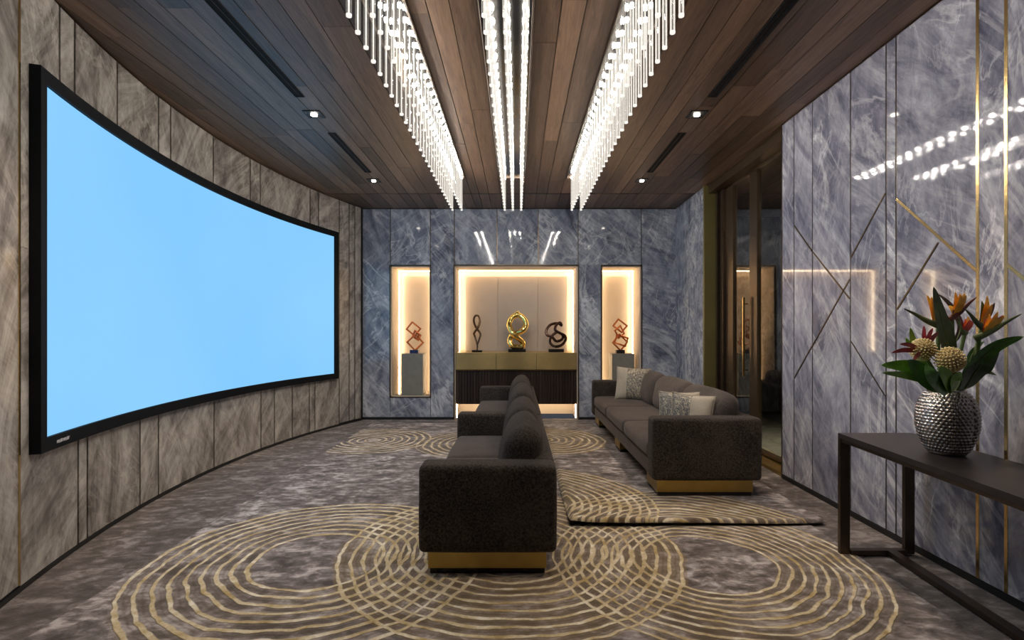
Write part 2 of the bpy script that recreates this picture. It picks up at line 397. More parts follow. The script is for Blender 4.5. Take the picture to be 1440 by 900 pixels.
def rbox(x0, x1, y0, y1, z0, z1, r=.05, puff=(0, 0, 0), n=12, wr=.0, seed=0):
    """soft rounded box, puffed along each axis, lightly wrinkled"""
    c = Vector(((x0+x1)/2, (y0+y1)/2, (z0+z1)/2)); s = Vector(((x1-x0)/2, (y1-y0)/2, (z1-z0)/2))
    r = min(r, min(s)*.98)
    ids = {}; mb = MB(); fs = []
    def coord(i, ax):
        t = -1+2*i/n; L = s[ax]
        e = (1-abs(t)); k = 3.0/n*1.0                       # three rows of cells shape each rounding
        if e < 2*k: v = L-r*(e/(2*k))
        else: v = (L-r)*(1-(e-2*k)/(1-2*k))
        return math.copysign(v, t) if t else 0.0
    def vid(i, j, k):
        key = (i, j, k)
        if key in ids: return ids[key]
        p = Vector((coord(i, 0), coord(j, 1), coord(k, 2)))
        q = Vector([max(-(s[a]-r), min(s[a]-r, p[a])) for a in range(3)])
        d = p-q
        if d.length > 1e-9:
            q = q+d.normalized()*r
        u = [q[a]/s[a] for a in range(3)]
        for a in range(3):
            if puff[a]:
                b, e = [t for t in range(3) if t != a]
                q[a] += puff[a]*u[a]*max(0, 1-u[b]**2)*max(0, 1-u[e]**2)
        if wr:
            w_ = noise.noise((q+c)*3.1+Vector((seed, 0, 0)))*wr+noise.noise((q+c)*9+Vector((0, seed, 0)))*wr*.4
            q += q.normalized()*w_
        ids[key] = len(mb.v); mb.v.append(tuple(q+c)); return ids[key]
    for a in range(n):
        for b in range(n):
            for fx in (0, n):
                for quad in (lambda i, j: (fx, i, j), lambda i, j: (i, fx, j), lambda i, j: (i, j, fx)):
                    mb.f.append(tuple(vid(*quad(i, j)) for i, j in ((a, b), (a+1, b), (a+1, b+1), (a, b+1)))); mb.m.append(0)
    return mb

# ================================================================== STRUCTURE
# floor: plain dark carpet; the ringed carpet field lies on it
struct('floor', MB().box(-3.6, XR+.05, -1.6, DB+.1, -.06, 0), M['border'])
# ---- ceiling
ceiling = struct('ceiling', MB().box(-3.7, 4.9, -1.6, 9.7, CH+.025, CH+.12), M['gap'])
CHX = [(-1.01, -.72), (-.27, .11), (.665, .965)]     # metal plates over the three chandeliers
YE = 7.02
def planks():
    # rows between the chandelier plates and out to the walls; a crosswise joint at y=7.9
    spans = [(-3.5, CHX[0][0]), (CHX[0][1], CHX[1][0]), (CHX[1][1], CHX[2][0]), (CHX[2][1], 4.85)]
    rows = []
    for a, b in spans:
        x = a
        cnt = max(1, round((b-a)/.165)); ws = [R.uniform(.75, 1.3) for _ in range(cnt)]; t = sum(ws)
        for q in ws:
            rows.append((x, x+q/t*(b-a))); x += q/t*(b-a)
    for (x0, x1) in rows:
        y = -1.6+R.uniform(-1.5, 0)
        lim = 7.90
        while y < lim-.02:
            y2 = min(lim, y+R.uniform(1.9, 3.1))
            if lim-y2 < .5: y2 = lim
            if y2 > -1.2: obj('plank', MB().box(x0+.003, x1-.003, max(y, -1.6)+.0015, y2-.0015, CH+R.uniform(-.0015, .0015), CH+.03), M['plank'], ceiling)
            y = y2
        obj('plank', MB().box(x0+.003, x1-.003, 7.925, DB+.8, CH+R.uniform(-.001, .001), CH+.03), M['plank'], ceiling)
    for (x0, x1) in CHX:
        for a, b in ((YE, 7.90), (7.925, DB+.1)):
            obj('plank', MB().box(x0+.003, (x0+x1)/2-.002, a+.002, b, CH, CH+.03), M['plank'], ceiling)
            obj('plank', MB().box((x0+x1)/2+.002, x1-.003, a+.002, b, CH, CH+.03), M['plank'], ceiling)
planks()
obj('slot_diffuser', MB().box(-1.25, 1.2, 7.896, 7.93, CH-.003, CH+.02), M['black'], ceiling)

# ---- left wall: long concave curve
RC, XL, YC = 8.3, -3.34, 5.6
def arc(y, off=0):
    """point on the curved wall at depth y, moved off metres into the room"""
    if y < 2.0:
        y0 = 2.0; t = math.asin((y0-YC)/RC)
        return Vector((XL+RC-(RC-off)*math.cos(t)+0*(y-y0), y))
    t = math.asin((y-YC)/RC)
    return Vector((XL+RC-(RC-off)*math.cos(t), YC+(RC-off)*math.sin(t)))
def arc_slab(y0, y1, z0, z1, o0, o1, n=None):
    n = n or max(2, int((y1-y0)/.12)+1)
    mb = MB(); vs = []
    for i in range(n+1):
        y = y0+(y1-y0)*i/n
        a, b = arc(y, o0), arc(y, o1)
        vs += [(a.x, a.y, z0), (b.x, b.y, z0), (b.x, b.y, z1), (a.x, a.y, z1)]
    fs = [(0, 1, 2, 3), tuple(4*n+k for k in (3, 2, 1, 0))]
    for i in range(n):
        for k in range(4): fs.append((4*i+k, 4*i+(k+1) % 4, 4*i+4+(k+1) % 4, 4*i+4+k))
    return mb.add(vs, fs)
wall_left = struct('wall_left', arc_slab(2.0, 9.1, 0, CH, -.15, 0, 60).add(*(lambda b: (b.v, b.f))(MB().box(arc(2).x-.15, arc(2).x, -1.6, 2.0, 0, CH))), M['gap'])
def y_at(px, base=True):
    """depth at which the line of sight px meets the curved wall"""
    k = (px-728)/720; lo, hi = 2.0, 8.8
    for _ in range(50):
        m_ = (lo+hi)/2
        q_ = arc(m_, .03)
        if q_.x/q_.y < k: lo = m_
        else: hi = m_
    return lo
TH = .03
low = [y_at(p) for p in (27, 110, 123, 197, 223, 301, 367, 386, 411, 435, 443, 477)]
up = [y_at(p) for p in (27, 84, 105, 165, 223, 240, 300, 352, 366, 436, 448, 477)]
ends = [y_at(491), y_at(499)]
def marble_run(ys, z0, z1, double=()):
    for i in range(len(ys)-1):
        obj('marble_panel', arc_slab(ys[i]+.011, ys[i+1]-.011, z0, z1, 0, TH), M['marble_left'], wall_left)
    for y in ys[1:-1] if len(ys) > 2 else []:
        obj('metal_strip', arc_slab(y-.008, y+.008, z0, z1, 0, TH-.006, 2), M['strip'], wall_left)
ZS = 2.0
marble_run(low, .034, ZS-.001); marble_run(up, ZS+.001, CH-.012)
marble_run([low[-1]]+ends+[8.78], .045, CH-.012)
marble_run([2.02, low[0]], .045, CH-.012)
obj('metal_strip', arc_slab(low[0]-.011, low[0]+.007, .045, CH-.012, 0, TH+.004, 2), M['gold_strip'], wall_left)['label'] = 'bronze strip coloured gold where it catches light'
obj('metal_strip', arc_slab(low[-1]-.008, low[-1]+.008, .045, CH-.012, 0, TH-.006, 2), M['strip'], wall_left)
for i in range(3):
    y0 = -1.55+i*1.18; xa = arc(2).x
    obj('marble_panel', MB().box(xa, xa+TH, y0+.01, y0+1.17, .045, CH-.012), M['marble_left'], wall_left)
struct('baseboard_left', arc_slab(2.0, 8.8, 0, .03, 0, TH+.004, 50), M['black'])

# ---- back wall with three niches
NL = (-2.20, -1.51, .394, 2.66); NC = (-1.095, 1.045, 0.0, 2.665); NR = (1.45, 2.138, .394, 2.66)
ND = .62                     # niche depth
wb = MB()
YB = DB+.03
def wallrect(mb, x0, x1, z0, z1): mb.box(x0, x1, YB, YB+ND+.1, z0, z1)
wallrect(wb, -3.2, NL[0], 0, CH); wallrect(wb, NL[1], NC[0], 0, CH); wallrect(wb, NC[1], NR[0], 0, CH); wallrect(wb, NR[1], 3.0, 0, CH)
for n_ in (NL, NC, NR):
    wallrect(wb, n_[0], n_[1], n_[3], CH)
    if n_[2] > 0: wallrect(wb, n_[0], n_[1], 0, n_[2])
    wb.box(n_[0], n_[1], YB+ND+.06, YB+ND+.1, n_[2], n_[3])
wall_back = struct('wall_back', wb, M['gap'])
def S(px): return (px-728)/720*DB
cols = [S(505), S(551.5), NL[1]+.003, NC[0]-.0, S(699), S(757), NC[1], NR[1]+.003, S(960)]
zt = CH-.012; zb = .045
def bp(x0, x1, z0, z1, g0=.007, g1=.007):
    obj('marble_panel', MB().box(x0+g0, x1-g1, DB, YB, z0, z1), M['marble_back'], wall_back)
bp(S(505), NL[0], zb, zt); bp(NL[0], NL[1], NL[3]+.015, zt); bp(NL[0], NL[1], zb, NL[2]-.015, .0, .0)
bp(NL[1], NC[0], zb, zt)
bp(NC[0], S(699), NC[3]+.015, zt); bp(S(699), S(757), NC[3]+.015, zt); bp(S(757), NC[1], NC[3]+.015, zt)
bp(NC[1], NR[0], zb, NR[3]+.015, .007, .0); bp(NC[1], NR[1], NR[3]+.016, zt)
bp(NR[0], NR[1], zb, NR[2]-.015, 0, 0); bp(NR[1], S(952), zb, zt)
for x, z in ((NL[0], NL[3]), (NL[1], NL[3]), (NC[0], NC[3]), (S(699), NC[3]), (S(757), NC[3]), (NC[1], NC[3]), (NR[1], NR[3])):
    obj('metal_strip', MB().box(x-.006, x+.006, DB+.004, YB, z+.015, zt), M['strip'], wall_back)
def niche(n_, nm, lab, bottom=True):
    x0, x1, z0, z1 = n_
    lin = MB()
    for a in ((x0, x0+.02, YB, YB+ND, z0, z1), (x1-.02, x1, YB, YB+ND, z0, z1), (x0, x1, YB, YB+ND, z1-.02, z1), (x0, x1, YB+ND, YB+ND+.02, z0, z1)): lin.box(*a)
    if bottom: lin.box(x0, x1, YB, YB+ND, z0, z0+.012)
    L = obj('niche_lining', lin, M['niche'], wall_back)
    fr = MB(); t = .016
    fr.box(x0-t, x0, DB-.006, YB+.02, z0-(t if bottom else 0), z1+t); fr.box(x1, x1+t, DB-.006, YB+.02, z0-(t if bottom else 0), z1+t); fr.box(x0, x1, DB-.006, YB+.02, z1, z1+t)
    if bottom: fr.box(x0, x1, DB-.006, YB+.02, z0-t, z0)
    obj('niche_frame', fr, M['strip'], wall_back)
    # lit strips along the rear corners
    led = MB(); yb = YB+ND-.10
    led.box(x0+.02, x0+.032, yb, yb+.03, z0 if bottom else 1.17, z1-.03); led.box(x1-.032, x1-.02, yb, yb+.03, z0 if bottom else 1.17, z1-.03); led.box(x0+.035, x1-.035, yb, yb+.03, z1-.032, z1-.02)
    obj('led_strip', led, M['led'], wall_back)
niche(NL, 'niche', ''); niche(NR, 'niche', ''); niche(NC, 'niche', '', False)
# back panels of the centre niche: three fabric boards with thin seams
for a, b in ((NC[0]+.13, -.37), (-.365, .365), (.37, NC[1]-.13)):
    obj('back_board', MB().bevbox(a, b, YB+ND-.045, YB+ND-.002, 1.16, NC[3]-.12, .004), M['niche'], wall_back)
for n_ in (NL, NR):
    obj('back_board', MB().bevbox(n_[0]+.10, n_[1]-.10, YB+ND-.045, YB+ND-.002, n_[2]+.015, n_[3]-.11, .004), M['niche'], wall_back)
for n_ in (NL, NR):
    g = obj('glass_pane', MB().box(n_[0]+.003, n_[1]-.003, YB+.018, YB+.024, n_[2]+.03, n_[3]-.004), M['niche_glass'], wall_back)
    obj('glass_shelf', MB().box(n_[0]+.02, n_[1]-.02, YB+.03, YB+.3, n_[2]+.012, n_[2]+.034), M['niche_glass'], wall_back)
struct('baseboard_back', MB().box(-2.66, NC[0]-.02, DB-.006, YB+.01, 0, .04).box(NC[1]+.02, XR, DB-.006, YB+.01, 0, .04), M['black'])
obj('led_strip', MB().box(NC[0]+.024, NC[0]+.034, YB+.1, YB+.13, .01, .25).box(NC[1]-.034, NC[1]-.024, YB+.1, YB+.13, .01, .25).box(NC[0]+.04, NC[1]-.04, YB+.42, YB+.45, .236, .25), M['led'], wall_back)

# ---- right wall
Y0, Y1 = 5.28, 7.50       # the glazed opening
wall_right = struct('wall_right', MB().box(XR+TH, XR+.3, -1.6, Y0, 0, CH).box(XR+TH, XR+.3, Y1, DB+.02, 0, CH), M['gap'])
def DR(px): return XR*720/(px-728)
seams = [DR(p) for p in (1116.5, 1142.5, 1196, 1246, 1260, 1375, 1415)]
ys = [Y0]+seams+[2.15, 1.5, .3, -.6, -1.58]
for i in range(len(ys)-1):
    obj('marble_panel', MB().box(XR, XR+TH, ys[i+1]+.007, ys[i]-(.007 if i else .0), .045, CH-.012), M['marble_right'], wall_right)
for i, y in enumerate(ys[1:-1]):
    gold = 4 < i < 7  # bronze seams given a gold colour where they catch the light
    o = obj('metal_strip', MB().box(XR-.003 if gold else XR+.003, XR+TH, y-.006-(.004 if gold else 0), y+.006+(.004 if gold else 0), .045, CH-.012), M['gold_strip'] if gold else M['strip'], wall_right)
    if gold: o['label'] = 'bronze strip coloured gold where it catches light'
def diag(p, q, gold=False, wd=.0065):  # gold ones are bronze inlay coloured as if catching light
    a = Vector((0, DR(p[0]), 1.5-(p[1]-468)*DR(p[0])/720)); b = Vector((0, DR(q[0]), 1.5-(q[1]-468)*DR(q[0])/720))
    c = (a+b)/2; c.x = XR; u = (b-a)/2; t = u.normalized(); n_ = Vector((0, -t.z, t.y))
    o = obj('metal_strip', MB().obox(c, Vector((.004, 0, 0)), u, n_*wd), M['gold_strip'] if gold else M['strip'], wall_right)
    if gold: o['label'] = 'diagonal bronze strip coloured gold where it catches light'
diag((1117, 317), (1142, 353)); diag((1143, 354), (1195, 420)); diag((1197, 480), (1245, 557), wd=.004)
diag((1245, 272), (1197, 362)); diag((1195, 393), (1143, 486)); diag((1142, 487), (1117, 532))
diag((1261, 280), (1374, 381), True, .009); diag((1262, 435), (1320, 341)); diag((1416, 372), (1445, 396), True, .009)
for i in range(2):
    y0 = Y1+.03+i*(DB-Y1-.03)/2; y1 = y0+(DB-Y1-.03)/2
    obj('marble_panel', MB().box(XR, XR+TH, y0+.003, y1-.003, .045, CH-.012), M['marble_back'], wall_right)
struct('baseboard_right', MB().box(XR-.008, XR+TH, -1.58, Y0, 0, .04).box(XR-.008, XR+TH, Y1, DB-.006, 0, .04), M['black'])
obj('opening_trim', MB().box(XR-.004, XR+.24, Y0, Y0+.014, 0, CH), M['bronze'], wall_right)
# glazed opening
XG = 2.96
door = struct('door_1', MB().box(XG-.03, XG+.03, 6.97, Y1-.03, .05, CH-.13).box(XG-.03, XG+.03, 6.27, 6.47, .05, CH-.13).box(XG-.03, XG+.03, Y0-.2, 6.97, CH-.15, CH-.12).box(XG-.03, XG+.03, Y0-.2, 6.97, .05, .09), M['door_frame'])
obj('glass_pane', MB().box(XG-.004, XG+.004, 6.47, 6.97, .09, CH-.15), M['door_glass'], door)
obj('glass_pane', MB().box(XG-.004, XG+.004, Y0-.2, 6.27, .09, CH-.15), M['door_glass'], door)
obj('side_stile', MB().box(XG-.07, XG-.03, 7.2, 7.3, .03, CH-.13).box(XG-.09, XG-.04, 7.36, 7.42, .03, CH-.13), M['bronze'], door)
obj('pull_handle', MB().bevbox(XG-.10, XG-.075, 6.50, 6.525, .95, 1.95, .004).box(XG-.08, XG-.03, 6.505, 6.52, 1.02, 1.035).box(XG-.08, XG-.03, 6.505, 6.52, 1.86, 1.875), M['gold_strip'], door)['label'] = 'tall gold pull handle'
struct('trim_1', MB().box(XR-.004, XG+.05, Y1-.025, Y1+.03, 0, CH), M['olive'])
struct('trim_2', MB().box(XR+.05, XG+.06, Y0, Y1, CH-.12, CH-.002), M['door_frame'])
struct('trim_3', MB().box(XR+.02, XG+.06, Y0, Y1, 0, .035), M['brass'])
# corridor beyond the glass
struct('floor', MB().box(XG+.03, 4.85, 3.6, 9.6, -.05, .0), M['marble_floor'])
wc = struct('wall_corridor', MB().box(4.85, 4.95, 3.6, 9.6, 0, CH).box(XR+.3, 4.85, 9.5, 9.6, 0, CH).box(XR+.3, 4.85, 3.5, 3.6, 0, CH), M['gap'])
for i in range(5):
    obj('marble_panel', MB().box(4.82, 4.85, 3.62+i*1.18, 4.78+i*1.18, .05, CH-.02), M['marble_right'], wc)
for i in range(2):
    obj('marble_panel', MB().box(XR+.31+i*.9, XR+1.2+i*.9, 9.47, 9.5, .05, CH-.02), M['marble_right'], wc)
# rear wall behind the viewer
wr_ = struct('wall_rear', MB().box(-3.2, XR+.3, -1.7, -1.6, 0, CH), M['gap'])
for i in range(9):
    obj('wood_panel', MB().box(-2.6+i*.6, -2.01+i*.6, -1.6, -1.575, .02, CH-.01), M['rear_wood'], wr_)

# ================================================================== CEILING FIXTURES
def chandelier(rows, plate, label):
    t = thing('rod_chandelier', label, 'chandelier', ((plate[0]+plate[1])/2, 4.5, CH), 'long crystal rod chandeliers')
    obj('ceiling_plate', MB().box(plate[0]+.012, plate[1]-.012, 1.55, YE-.01, CH-.004, CH+.02), M['mirror'], t)
    fr = MB()
    fr.box(plate[0], plate[0]+.014, 1.55, YE, CH-.032, CH+.02); fr.box(plate[1]-.014, plate[1], 1.55, YE, CH-.032, CH+.02); fr.box(plate[0]+.014, plate[1]-.014, YE-.01, YE, CH-.032, CH+.02)
    obj('plate_rim', fr, M['bronze'], t)
    return t
def rod_mesh(L):
    n = 12; r = .0145; mb = MB()
    for i in range(n):
        a0, a1 = 2*PI*i/n, 2*PI*(i+1)/n
        vs = [(r*math.cos(a0), r*math.sin(a0), -L), (r*math.cos(a1), r*math.sin(a1), -L), (r*math.cos(a1), r*math.sin(a1), -.03), (r*math.cos(a0), r*math.sin(a0), -.03)]
        mb.add(vs, [(0, 1, 2, 3)], 1 if i % 3 == 0 else 0)
    mb.cyl((0, 0), r*1.04, -L-.012, -L, 12, 2)               # bright cut end
    mb.cyl((0, 0), .006, -.03, 0, 6, 3)
    me = bpy.data.meshes.new('rod'); me.from_pydata(mb.v, [], mb.f)
    for k in ('rod_clear', 'rod_edge_glow', 'tip_glow', 'black'): me.materials.append(M[k])
    me.polygons.foreach_set('material_index', mb.m)
    return me
me_rod = rod_mesh(.478)
mbc = MB(); mbc.cyl((0, 0), .0120, -.055, -.03, 10, 0); me_sock = bpy.data.meshes.new('socket'); me_sock.from_pydata(mbc.v, [], mbc.f); me_sock.materials.append(M['cap_glow'])
spec = [((-.885, -.760), CHX[0], 'long crystal rod chandelier in the left ceiling run, above the screen side'),
        ((-.175, -.065, .048), CHX[1], 'long crystal rod chandelier in the middle, three close rows of rods'),
        ((.735, .858), CHX[2], 'long crystal rod chandelier in the right ceiling run, above the long sofa')]
for rows, plate, lab in spec:
    t = chandelier(rows, plate, lab)
    for ri, x in enumerate(rows):
        for k in range(34):
            y = 6.94-k*.152-(.05*(ri % 2) if ri else 0)*0
            o = bpy.data.objects.new('crystal_rod', me_rod); COL.objects.link(o); o.parent = t
            o.location = (x-t.location.x, y-t.location.y, -.002)
            c = bpy.data.objects.new('lamp_socket', me_sock); COL.objects.link(c); c.parent = o
def downlight(x, y, lab, k=1):
    t = thing('downlight', lab, 'ceiling light', (x, y, CH))
    s = .085; h = .05
    fr = MB()
    for a in ((-s, -s+.02, -s, s), (s-.02, s, -s, s), (-s+.02, s-.02, -s, -s+.02), (-s+.02, s-.02, s-.02, s)):
        fr.box(x+a[0], x+a[1], y+a[2], y+a[3], CH-.008, CH+.02)
    obj('trim_frame', fr, M['black'], t)
    obj('backing', MB().box(x-s+.02, x+s-.02, y-s+.02, y+s-.02, CH-.003, CH+.01), M['black'], t)
    obj('lamp', MB().cyl((x, y), .030, CH-.016, CH-.003, 16), M['lamp_white'], t)
    l = bpy.data.lights.new('spot', 'SPOT'); l.energy = DOWN_W*k; l.spot_size = 1.5; l.spot_blend = .8; l.color = (1, .80, .60); l.shadow_soft_size = .035
    lo = bpy.data.objects.new('spot', l); COL.objects.link(lo); lo.parent = t; lo.location = (0, 0, -.03)
for x, y, lab in ((-2.0, 5.03, 'square recessed ceiling downlight nearer the viewer, left, between two air slots'), (-2.03, 7.22, 'square recessed ceiling downlight at far left, near back wall'),
                  (1.76, 5.03, 'square recessed ceiling downlight nearer the viewer, right side'), (1.75, 7.22, 'square recessed ceiling downlight at far right, above the long sofa'),
                  (1.76, 2.84, 'square recessed ceiling downlight above the console table'), (-2.0, 2.84, 'square recessed ceiling downlight beside the near edge of screen'), (3.95, 5.6, 'unseen ceiling downlight added to brighten the corridor floor beyond the glass door')):
    downlight(x, y, lab, 2.4 if x > 3 else 1)  # the corridor lamp is added, and stronger, to light the floor behind the glass
def diffuser(x, y0, y1, lab):
    t = thing('air_slot', lab, 'ceiling vent', (x, (y0+y1)/2, CH))
    obj('slot_frame', MB().box(x-.042, x-.034, y0, y1, CH-.007, CH+.02).box(x+.034, x+.042, y0, y1, CH-.007, CH+.02).box(x-.034, x+.034, y0, y0+.008, CH-.007, CH+.02).box(x-.034, x+.034, y1-.008, y1, CH-.007, CH+.02), M['gap'], t)
    obj('slot_blade', MB().box(x-.034, x-.004, y0+.008, y1-.008, CH-.004, CH+.01), M['gap'], t)
    obj('slot_blade', MB().box(x+.004, x+.034, y0+.008, y1-.008, CH-.004, CH+.01), M['gap'], t)
diffuser(-1.98, 2.9, 4.66, 'long black ceiling air slot nearer the viewer, on the screen side'); diffuser(-2.0, 5.5, 6.85, 'shorter black ceiling air slot farther back, on the screen side')
diffuser(1.77, 2.9, 4.66, 'long black ceiling air slot nearer the viewer, on the right'); diffuser(1.77, 5.5, 6.85, 'shorter black ceiling air slot farther back, on the right')

# ================================================================== SCREEN
SY0, SY1, SZ0, SZ1 = 3.03, 8.17, .775, 3.10
p0 = arc((SY0+SY1)/2, .06)
t = thing('projection_screen', 'wide curved blue screen in a black frame on the curved marble wall', 'screen', (p0.x, p0.y, SZ0))
obj('display', arc_slab(SY0+.05, SY1-.05, SZ0+.04, SZ1-.04, .06, .068, 48), M['screen'], t, smooth=False)
BW = .085
obj('frame', arc_slab(SY0, SY1, SZ0, SZ0+BW, .032, .09, 48), M['screen_black'], t)
obj('frame', arc_slab(SY0, SY1, SZ1-BW, SZ1, .032, .09, 48), M['screen_black'], t)
obj('frame', arc_slab(SY0, SY0+.062, SZ0+BW, SZ1-BW, .032, .09, 3), M['screen_black'], t)
obj('frame', arc_slab(SY1-BW, SY1, SZ0+BW, SZ1-BW, .032, .09, 3), M['screen_black'], t)
lg = MB()
for k in range(4):
    a = arc(SY0+.17+k*.035, .091); 
    lg.obox((a.x, a.y, SZ0+.040), Vector((.0015, 0, 0)), Vector((0, .012, .002)), Vector((0, .001, .009)))
    lg.obox((a.x, a.y+.006, SZ0+.040+(.009 if k % 2 else -.006)), Vector((.0015, 0, 0)), Vector((0, .010, 0)), Vector((0, 0, .003)))
M['logo'] = plain('pale_badge', (.55, .55, .6), .4)
obj('maker_mark', lg, M['logo'], t)['label'] = 'small pale maker mark on the black frame'

# ================================================================== CARPETS
rug = MB().bevbox(-2.40, 2.27, 1.6, 8.45, .0, .012, .005)
tag(obj('ringed_carpet', rug, M['carpet']), 'large mottled brown carpet with gold concentric rings covering most of floor', 'carpet')
def overlay():
    # second piece of carpet: a raised, slightly uneven slab with a rolled front edge
    nx, ny = 60, 60; x0, x1, y0, y1 = .40, 2.40, 3.93, 8.1
    mb = MB(); top = {}; bot = {}
    for i in range(nx+1):
        for j in range(ny+1):
            u = i/nx; v = (j/ny)**2.2
            e = math.sin(u*PI)**.15 if 0 < u < 1 else 0
            x = x0+(x1-x0)*u; y = y0+(y1-y0)*v
            if v < .15: y += .05*(1-v/.15)*(u**6)-.02*(1-v/.15)*math.sin(u*9)*.4
            lift = .036*math.exp(-((y-y0)/.14)**2)*(1-.6*u)+.010*math.exp(-((x-x0)/.1)**2)
            rim = min(1, min(u*(x1-x0), (1-u)*(x1-x0), v*(y1-y0))/.03); rim = math.sqrt(max(0, 1-(1-rim)**2))
            zt_ = .014+lift+.030*rim; zb_ = .0135+lift*.95
            mb.v.append((x, y, zt_)); top[i, j] = len(mb.v)-1
            mb.v.append((x, y, zb_)); bot[i, j] = len(mb.v)-1
    for i in range(nx):
        for j in range(ny):
            mb.f.append((top[i, j], top[i+1, j], top[i+1, j+1], top[i, j+1])); mb.m.append(0)
            mb.f.append((bot[i, j], bot[i, j+1], bot[i+1, j+1], bot[i+1, j])); mb.m.append(1)
    for i in range(nx):
        for j in (0, ny): mb.f.append((top[i, j], top[i+1, j], bot[i+1, j], bot[i, j])); mb.m.append(1)
    for j in range(ny):
        for i in (0, nx): mb.f.append((top[i, j], top[i, j+1], bot[i, j+1], bot[i, j])); mb.m.append(1)
    return mb
tag(obj('layered_rug', overlay(), [M['carpet_top'], M['black']], smooth=True), 'thick ringed rug under the long sofa, its dark front edge curling up', 'rug')
RUGZ = .046

# ================================================================== SOFAS
def sofa(name, label, x0, x1, y0, y1, z0, h, seats, near_arm=True, seat_z=.47, top_z=.87, group='charcoal boucle sofas', backs=None):
    """sofa facing -x, running along y"""
    t = thing(name, label, 'sofa', ((x0+x1)/2, (y0+y1)/2, z0), group)
    bz = z0+.118+.03
    AT = .20
    ya = y0+AT if near_arm else y0
    if near_arm: obj('arm', rbox(x0, x1, y0, y0+AT, bz, z0+h, .035, (.004, .006, .006), 14, .003, 1), M['boucle'], t, True)
    obj('arm', rbox(x0, x1, y1-AT, y1, bz, z0+h, .035, (.004, .006, .006), 14, .003, 2), M['boucle'], t, True)
    obj('back_frame', rbox(x1-.13, x1, ya, y1-AT, bz, z0+h-.005, .03, (.0, .0, .004), 12, .002, 3), M['boucle'], t, True)
    obj('seat_base', rbox(x0+.02, x1-.125, ya, y1-AT, bz, z0+.30, .02, n=8), M['seat_fabric'], t, True)
    n = seats; L = (y1-AT-ya)/n
    for i in range(n):
        obj('seat_cushion', rbox(x0+.005, x1-.13, ya+i*L+.004, ya+(i+1)*L-.004, z0+.295, z0+seat_z, .05, (.01, .0, .022), 16, .006, i*5), M['seat_fabric'], t, True)
    nb = backs or n; L = (y1-AT-ya)/nb
    for i in range(nb):
        c = rbox(x1-.36, x1-.135, ya+i*L+.008, ya+(i+1)*L-.008, z0+seat_z-.02, z0+top_z, .11, (.035, .0, .03), 16, .012, 9+i*7)
        # lean the cushion against the back frame
        zc = z0+seat_z
        c.v = [(v[0]+(v[2]-zc)*.16, v[1], v[2]) for v in c.v]
        obj('back_cushion', c, M['seat_fabric'] if x0 > 1 else M['boucle'], t, True)
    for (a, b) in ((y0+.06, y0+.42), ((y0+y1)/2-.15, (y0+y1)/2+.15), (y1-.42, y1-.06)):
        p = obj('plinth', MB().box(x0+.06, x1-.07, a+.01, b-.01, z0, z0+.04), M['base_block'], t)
        obj('brass_band', MB().bevbox(x0+.05, x1-.06, a, b, z0+.035, bz+.004, .003), M['brass'], p)
    return t
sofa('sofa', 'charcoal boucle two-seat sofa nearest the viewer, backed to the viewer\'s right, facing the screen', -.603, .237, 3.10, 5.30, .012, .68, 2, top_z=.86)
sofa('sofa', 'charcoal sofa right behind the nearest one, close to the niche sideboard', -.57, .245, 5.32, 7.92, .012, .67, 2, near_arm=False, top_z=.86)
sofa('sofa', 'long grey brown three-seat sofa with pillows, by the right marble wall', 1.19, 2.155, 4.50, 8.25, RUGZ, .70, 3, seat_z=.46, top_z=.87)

def pillow(label, c, size, thick, rx, ry, rz, split, flip=False):
    """square two-tone pillow; local x wide, z high, y thick"""
    n = 22; mb = MB(); front = {}; back = {}
    for i in range(n+1):
        for j in range(n+1):
            u = -1+2*i/n; v = -1+2*j/n
            e = (1-abs(u)**3)*(1-abs(v)**3)
            th = thick/2*max(0, e)**.55
            pin = 1-.07*(1-abs(u)**2)*abs(v)**4; pin2 = 1-.07*(1-abs(v)**2)*abs(u)**4
            x = u*size/2*pin2; z = v*size/2*pin
            wv = noise.noise(Vector((u*1.7, v*1.7, split)))*.012*e
            mb.v.append((x, -th+wv, z)); front[i, j] = len(mb.v)-1
            if 0 < i < n and 0 < j < n: mb.v.append((x, th+wv, z)); back[i, j] = len(mb.v)-1
            else: back[i, j] = front[i, j]
    k = int(round(n*split)); pa = MB(); pb = MB()
    for i in range(n):
        for j in range(n):
            tgt = pa if (i < k) != flip else pb
            tgt.f.append((front[i, j], front[i+1, j], front[i+1, j+1], front[i, j+1])); tgt.m.append(0)
            tgt.f.append((back[i, j], back[i, j+1], back[i+1, j+1], back[i+1, j])); tgt.m.append(0)
    M4 = Matrix.Translation(Vector(c)) @ Matrix.Rotation(rz, 4, 'Z') @ Matrix.Rotation(rx, 4, 'X') @ Matrix.Rotation(ry, 4, 'Y')
    t = thing('throw_pillow', label, 'pillow', tuple(c), 'pillows on the long sofa')
    for q, nm, mm in ((pa, 'band_panel', 'pillow_plain'), (pb, 'patterned_panel', 'pillow_pattern')):
        used = sorted({i for f in q.f for i in f}); mp = {a: b for b, a in enumerate(used)}
        q.v = [tuple(M4 @ Vector(mb.v[i])) for i in used]; q.f = [tuple(mp[i] for i in f) for f in q.f]
        obj(nm, q, M[mm], t, True)
    pts = [mb.v[front[i, j]] for i, j in [(i, 0) for i in range(n)]+[(n, j) for j in range(n)]+[(n-i, n) for i in range(n)]+[(0, n-j) for j in range(n)]]
    obj('piping', MB().tube([tuple(M4 @ Vector(p)) for p in pts], .005, 6, True), M['pillow_plain'], t, True)
    return t
pillow('gold and silver patterned pillow with plain cream band, leaning at sofa\'s far end', (1.70, 7.55, RUGZ+.46+.235), .50, .15, -.28, .06, -.22, .30)
